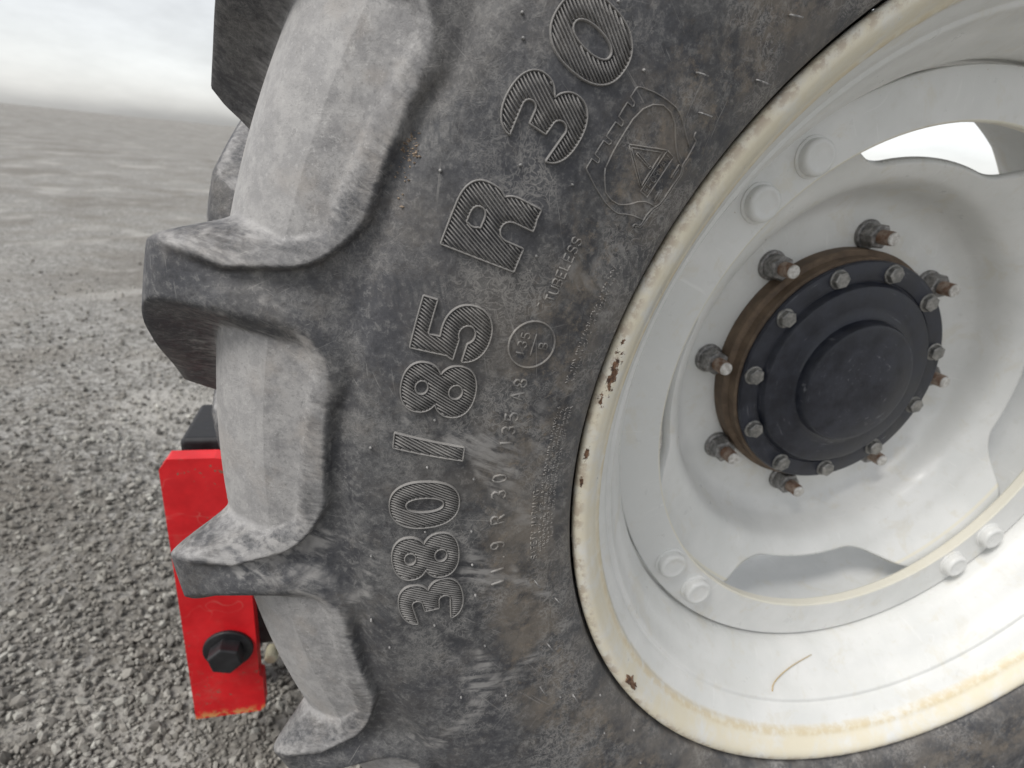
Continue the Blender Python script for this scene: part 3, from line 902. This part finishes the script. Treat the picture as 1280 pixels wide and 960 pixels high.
# ------------------------------------------------------------------ rim
prof = [(.3960, -.0200), (.4030, -.0130), (.4062, -.0070), (.4066, -.0030), (.4052, -.0002), (.4020, .0012), (.3975, .0010), (.3930, -.0015),
        (.3885, -.0060), (.3845, -.0110), (.3810, -.0140), (.3790, -.0170), (.3775, -.0215), (.3735, -.0260), (.3690, -.0310), (.3650, -.0370), (.3635, -.0395), (.3600, -.0405), (.3575, -.0440),
        (.3500, -.0590), (.3420, -.0690), (.3360, -.0790), (.3310, -.0880), (.3285, -.0960), (.3280, -.1100), (.3280, -.1800), (.3290, -.2500), (.345, -.275), (.372, -.300), (.379, -.316), (.392, -.326), (.402, -.331), (.4060, -.326), (.4030, -.317), (.396, -.310)]
rim = lathe('rim', catmull(prof, 3), M['flange'], wheel, 288, sharp=50, loc=AX)
# outer skin of the rim under the tyre, closes the section
# mounting ring welded inside the rim, with round bolt heads
ringp = [(.3250, -.1200), (.3250, -.1085), (.3240, -.1075), (.3010, -.1070), (.2800, -.1075), (.2787, -.1087), (.2785, -.1180), (.2800, -.1200)]
mring = lathe('mounting_ring', ringp, M['paint'], wheel, 240, closed=True, sharp=35, loc=AX)
def revolve_bolt(prof, n=28):
    V, F = [], []
    for r_, h_ in prof:
        for k in range(n): V.append((r_ * math.cos(2 * math.pi * k / n), -h_, r_ * math.sin(2 * math.pi * k / n)))
    for i in range(len(prof) - 1):
        for k in range(n): F.append((i * n + k, i * n + (k + 1) % n, (i + 1) * n + (k + 1) % n, (i + 1) * n + k))
    F.append(tuple(range((len(prof) - 1) * n, len(prof) * n)))
    return V, F
bv, bf = revolve_bolt([(.0178, -.002), (.0178, .0012), (.0168, .0020), (.0155, .0022), (.0155, .0075), (.0148, .0092), (.0132, .0103), (.0112, .0107), (.0105, .0103), (.0060, .0100), (.0015, .0100)])
bolt = None
for q in range(4):
    for e in (-5.55, 5.55):
        a = D(224.85 + 90 * q + e)
        loc = (.3005 * math.cos(a), .1072, .3005 * math.sin(a))
        if bolt is None:
            bolt = finish(mesh_obj('round_bolt_head', bv, bf, M['paint'], mring, loc))
            bolt.data.set_sharp_from_angle(angle=D(50))
        else: share(bolt, mring, loc, (0, random.random() * 6, 0))

# dished disc with four lobes behind the ring and cut-outs between them
def disc():
    D1 = catmull([(.100, -.2250), (.140, -.2250), (.180, -.2245), (.198, -.2215), (.212, -.2080), (.219, -.1860), (.226, -.1700), (.240, -.1580), (.256, -.1500), (.270, -.1390), (.282, -.1280), (.295, -.1225), (.318, -.1210)], 6)
    seg = 480
    A = np.linspace(0, 2 * np.pi, seg, endpoint=False)
    deg = np.degrees(A)
    dd = np.abs((deg + 45) % 90 - 45)                     # distance from 0, 90, 180, 270
    rc = .2430 + .0750 * smooth01((dd - 14.5) / 27)
    n = 56
    V = np.zeros((n, seg, 3))
    rr0 = .100
    for i in range(n):
        t = i / (n - 1)
        r_ = rr0 + (rc - rr0) * t
        s_ = np.interp(r_, D1[:, 0], D1[:, 1])
        V[i] = to_xyz(r_, A, s_)
    F = [(i * seg + j, i * seg + (j + 1) % seg, (i + 1) * seg + (j + 1) % seg, (i + 1) * seg + j) for i in range(n - 1) for j in range(seg)]
    o = mesh_obj('wheel_disc', V.reshape(-1, 3), F, M['paint'], wheel, AX)
    recalc(o)
    if o.data.polygons[0].normal.y > 0: o.data.flip_normals()
    s = o.modifiers.new('thick', 'SOLIDIFY'); s.thickness = .010; s.offset = -1
    return o
wdisc = disc()

# studs and nuts
def hexprism(r, h0, h1, ch):
    L = [(r * math.cos(k * math.pi / 3), r * math.sin(k * math.pi / 3)) for k in range(6)]
    V, F = [], []
    prof = [(1, h0), (1, h1 - ch), (.90, h1)]
    for k_, h_ in prof:
        for x, z in L: V.append((x * k_, -h_, z * k_))
    for i in range(2):
        for k in range(6): F.append((i * 6 + k, i * 6 + (k + 1) % 6, (i + 1) * 6 + (k + 1) % 6, (i + 1) * 6 + k))
    F.append(tuple(range(12, 18)))
    return V, F
wv, wf = revolve_bolt([(.0172, -.001), (.0172, .0035), (.0160, .0045), (.0148, .0048)], 28)
hv, hf = hexprism(.0150, .004, .0210, .0018)
mm = Mesh(); mm.add(wv, wf); mm.add(hv, hf)
nut0 = stud0 = end0 = None
for k in range(8):
    a = D(132.2 + 45 * k)
    loc = (.1635 * math.cos(a), .2245, .1635 * math.sin(a))
    rot = (0, random.random() * 3, 0)
    if nut0 is None:
        nut0 = finish(mm.build('wheel_nut', M['steel_dark'], wdisc, loc)); nut0.rotation_euler = rot
        bevel(nut0, .0008, 2, 25)
        sp_ = [(.0082, .018)]
        for q in range(9): sp_ += [(.0082, .0185 + q * .0019), (.0076, .0194 + q * .0019)]
        sp_ += [(.0080, .0362), (.0072, .0378)]
        sv, sf = revolve_bolt(sp_, 20)
        stud0 = finish(mesh_obj('wheel_stud', sv, sf, M['rust_stud'], wdisc, loc)); stud0.data.set_sharp_from_angle(angle=D(40))
        ev, ef = revolve_bolt([(.0074, .0372), (.0074, .0388), (.0066, .0396), (.0030, .0397), (.001, .0397)], 20)
        end0 = finish(mesh_obj('stud_end', ev, ef, M['steel_end'], wdisc, loc)); end0.data.set_sharp_from_angle(angle=D(40))
    else:
        share(nut0, wdisc, loc, rot); share(stud0, wdisc, loc); share(end0, wdisc, loc)

# hub
hub = lathe('hub', [(.085, -.240), (.147, -.240), (.1480, -.2360), (.1480, -.2080), (.1460, -.2060), (.1420, -.2045), (.1420, -.1930), (.1400, -.1905), (.1300, -.1900), (.100, -.1900)], M['hub_brown'], wheel, 160, sharp=30, loc=AX)
flg = lathe('hub_flange', [(.1390, -.1905), (.1395, -.1870), (.1380, -.1845), (.1365, -.1840), (.1175, -.1838), (.1165, -.1850), (.1155, -.1850), (.1145, -.1838), (.1135, -.1800), (.1115, -.1775), (.1080, -.1765), (.0900, -.1755),
                            (.0780, -.1745), (.0750, -.1725), (.0735, -.1620), (.0715, -.1590), (.0680, -.1580), (.030, -.1575), (.0005, -.1575)], M['hub_black'], hub, 160, sharp=30)
hv, hf = hexprism(.0098, -.001, .0078, .0010)
wv, wf = revolve_bolt([(.0112, -.0010), (.0112, .0012), (.0104, .0018), (.0095, .0018)], 20)
iv, if_ = revolve_bolt([(.0070, .0074), (.0070, .0080), (.0066, .0082), (.002, .0080)], 16)
mm = Mesh(); mm.add(wv, wf); mm.add(hv, hf)
hb = None
for k in range(11):
    a = D(146.5 + 360 / 11 * k)
    loc = (.1270 * math.cos(a), .1840, .1270 * math.sin(a))
    rot = (0, random.random() * 3, 0)
    if hb is None:
        hb = finish(mm.build('hub_bolt', M['steel_bolt'], hub, loc)); hb.rotation_euler = rot; bevel(hb, .0005, 2, 25)
    else: share(hb, hub, loc, rot)

# flake of loose rust on the flange
def flake():
    V, F = [], []
    n = 22
    def pt(x, y, h):                                      # x along the rim, y across it
        r_ = .3960 + y; a = D(215.9) + x / .396
        s_ = float(np.interp(r_, [.3845, .3885, .393, .3975, .402], [-.011, -.006, -.0015, .001, .0012]))
        return (r_ * math.cos(a), -(s_ + h), r_ * math.sin(a))
    out = []
    for k in range(n):
        t = 2 * math.pi * k / n
        out.append(((.0115 + .0022 * rng.normal()) * math.cos(t), (.0034 + .0009 * rng.normal()) * math.sin(t)))
    for k, (sc, h) in enumerate(((1, -.0004), (.96, .0009), (.7, .0017), (.35, .0011))):
        for x, y in out: V.append(pt(x * sc, y * sc, h + (.0005 * rng.normal() if k else 0)))
    for i in range(3):
        for k in range(n): F.append((i * n + k, i * n + (k + 1) % n, (i + 1) * n + (k + 1) % n, (i + 1) * n + k))
    F.append(tuple(range(3 * n, 4 * n)))
    finish(mesh_obj('rust_flake', V, F, M['rust_flake'], rim, smooth=False))
flake()

# ------------------------------------------------------------------ crumbs of dirt caught on the tyre
def crumbs():
    V, F = [], []
    for k in range(110):
        t = rng.random()
        r_ = .5785 - .004 * t + .0022 * rng.normal(); a = 158.2 + 3.6 * t + .35 * rng.normal()
        if k < 70: r_, a = .5785 + .0024 * rng.normal(), 158.9 + .55 * rng.normal()
        c = wall_point(min(r_, .5855), a, .0004 - .0064 * math.exp(-((r_ - .5790) / .0075) ** 2)) + Vector((0, 0, Z0))
        sz = .00055 * (.4 + rng.random())
        n = len(V)
        P = np.array([(1, 0, 0), (-1, 0, 0), (0, 1, 0), (0, -1, 0), (0, 0, 1), (0, 0, -1)]) * sz * (1 + .4 * rng.normal(size=(6, 1)).clip(-1, 1)) * np.array([1.6, 1, 1])
        V += [tuple(np.array(c) + p) for p in P]
        F += [(n + i, n + j, n + k2) for i in (0, 1) for j in (2, 3) for k2 in (4, 5)]
    o = finish(mesh_obj('dirt_crumbs', V, F, M['crumb'], smooth=False))
    tag(o, 'orange brown crumbs of dirt caught on the tyre shoulder', 'dirt', kind='stuff')
crumbs()

# ------------------------------------------------------------------ straw lying in the rim
def straw():
    pts = []
    for t in np.linspace(0, 1, 14):
        a = D(254.0 + 13.0 * t ** 1.25); s_ = -.0465 - .034 * t ** .72
        r_ = float(np.interp(-s_, [.0405, .044, .059, .069, .079, .088], [.360, .3575, .350, .342, .336, .331])) - .0010 - .002 * math.sin(t * 3.1)
        pts.append(Vector((r_ * math.cos(a), -s_, Z0 + r_ * math.sin(a))))
    V, F = [], []
    for i, p in enumerate(pts):
        tng = (pts[min(i + 1, 13)] - pts[max(i - 1, 0)]).normalized()
        u = tng.cross(Vector((0, 1, 0))).normalized(); v = tng.cross(u)
        w_ = .00062 * (1 - .35 * i / 13)
        for k in range(7): V.append(p + (u * math.cos(2 * math.pi * k / 7) + v * math.sin(2 * math.pi * k / 7)) * w_)
    for i in range(13):
        for k in range(7): F.append((i * 7 + k, i * 7 + (k + 1) % 7, (i + 1) * 7 + (k + 1) % 7, (i + 1) * 7 + k))
    F += [tuple(range(6, -1, -1)), tuple(range(91, 98))]
    tag(finish(mesh_obj('straw_stalk', V, F, M['straw'])), 'thin dry straw stalk lying inside the white rim', 'straw')
straw()

# ------------------------------------------------------------------ red machine frame standing behind the tyre
mach = empty('machine_frame', (-.78, .45, 0))
tag(mach, 'red steel bracket on a black machine frame standing behind the tyre', 'machine frame')
ML = (.78, -.45, 0)
def arcpts(cx, cz, r, a0, a1, n=6):
    return [(cx + r * math.cos(D(a)), cz + r * math.sin(D(a))) for a in np.linspace(a0, a1, n)]
L = [(-.800, .090), (-.712, .090), (-.704, .098), (-.704, .158), (-.7085, .162), (-.7085, .500)] + arcpts(-.738, .500, .0295, 0, 90) + [(-.790, .5295), (-.800, .515)]
mm = Mesh(); mm.prism(L, .335, .357, .0)
pl = recalc(mm.build('red_bracket', M['red'], mach, ML)); bevel(pl, .002, 3)
# dark pivot bolt with its washer
bv, bf = revolve_bolt([(.0330, -.001), (.0330, .004), (.0315, .0050), (.0240, .0052)], 32)
hv, hf = hexprism(.0235, .004, .0260, .002)
mm = Mesh(); mm.add(bv, bf); mm.add(hv, hf)
pb = finish(mm.build('pivot_bolt', M['black'], pl, (-.7455, .335, .222))); pb.rotation_euler = (0, .3, 0); bevel(pb, .001, 2, 25)
mm = Mesh(); mm.box((-.795, .405, .150), (-.600, .520, .520), .004)
fb = recalc(mm.build('black_frame_box', M['black'], mach, ML)); bevel(fb, .003, 2)
mm = Mesh(); mm.box((-.795, .357, .300), (-.715, .405, .420))
recalc(mm.build('spacer_block', M['black'], mach, ML))
for x in (-.765, -.640):
    mm = Mesh(); mm.box((x - .02, .450, -.012), (x + .02, .490, .150))
    recalc(mm.build('stand_leg', M['black'], mach, ML))
cv, cf = revolve_bolt([(.0100, -.008), (.0100, .014), (.0090, .0155), (.004, .0158)], 6)
cp = finish(mesh_obj('yellow_cap', cv, cf, M['cap'], mach, (.78 - .7000, -.45 + .398, .141)))
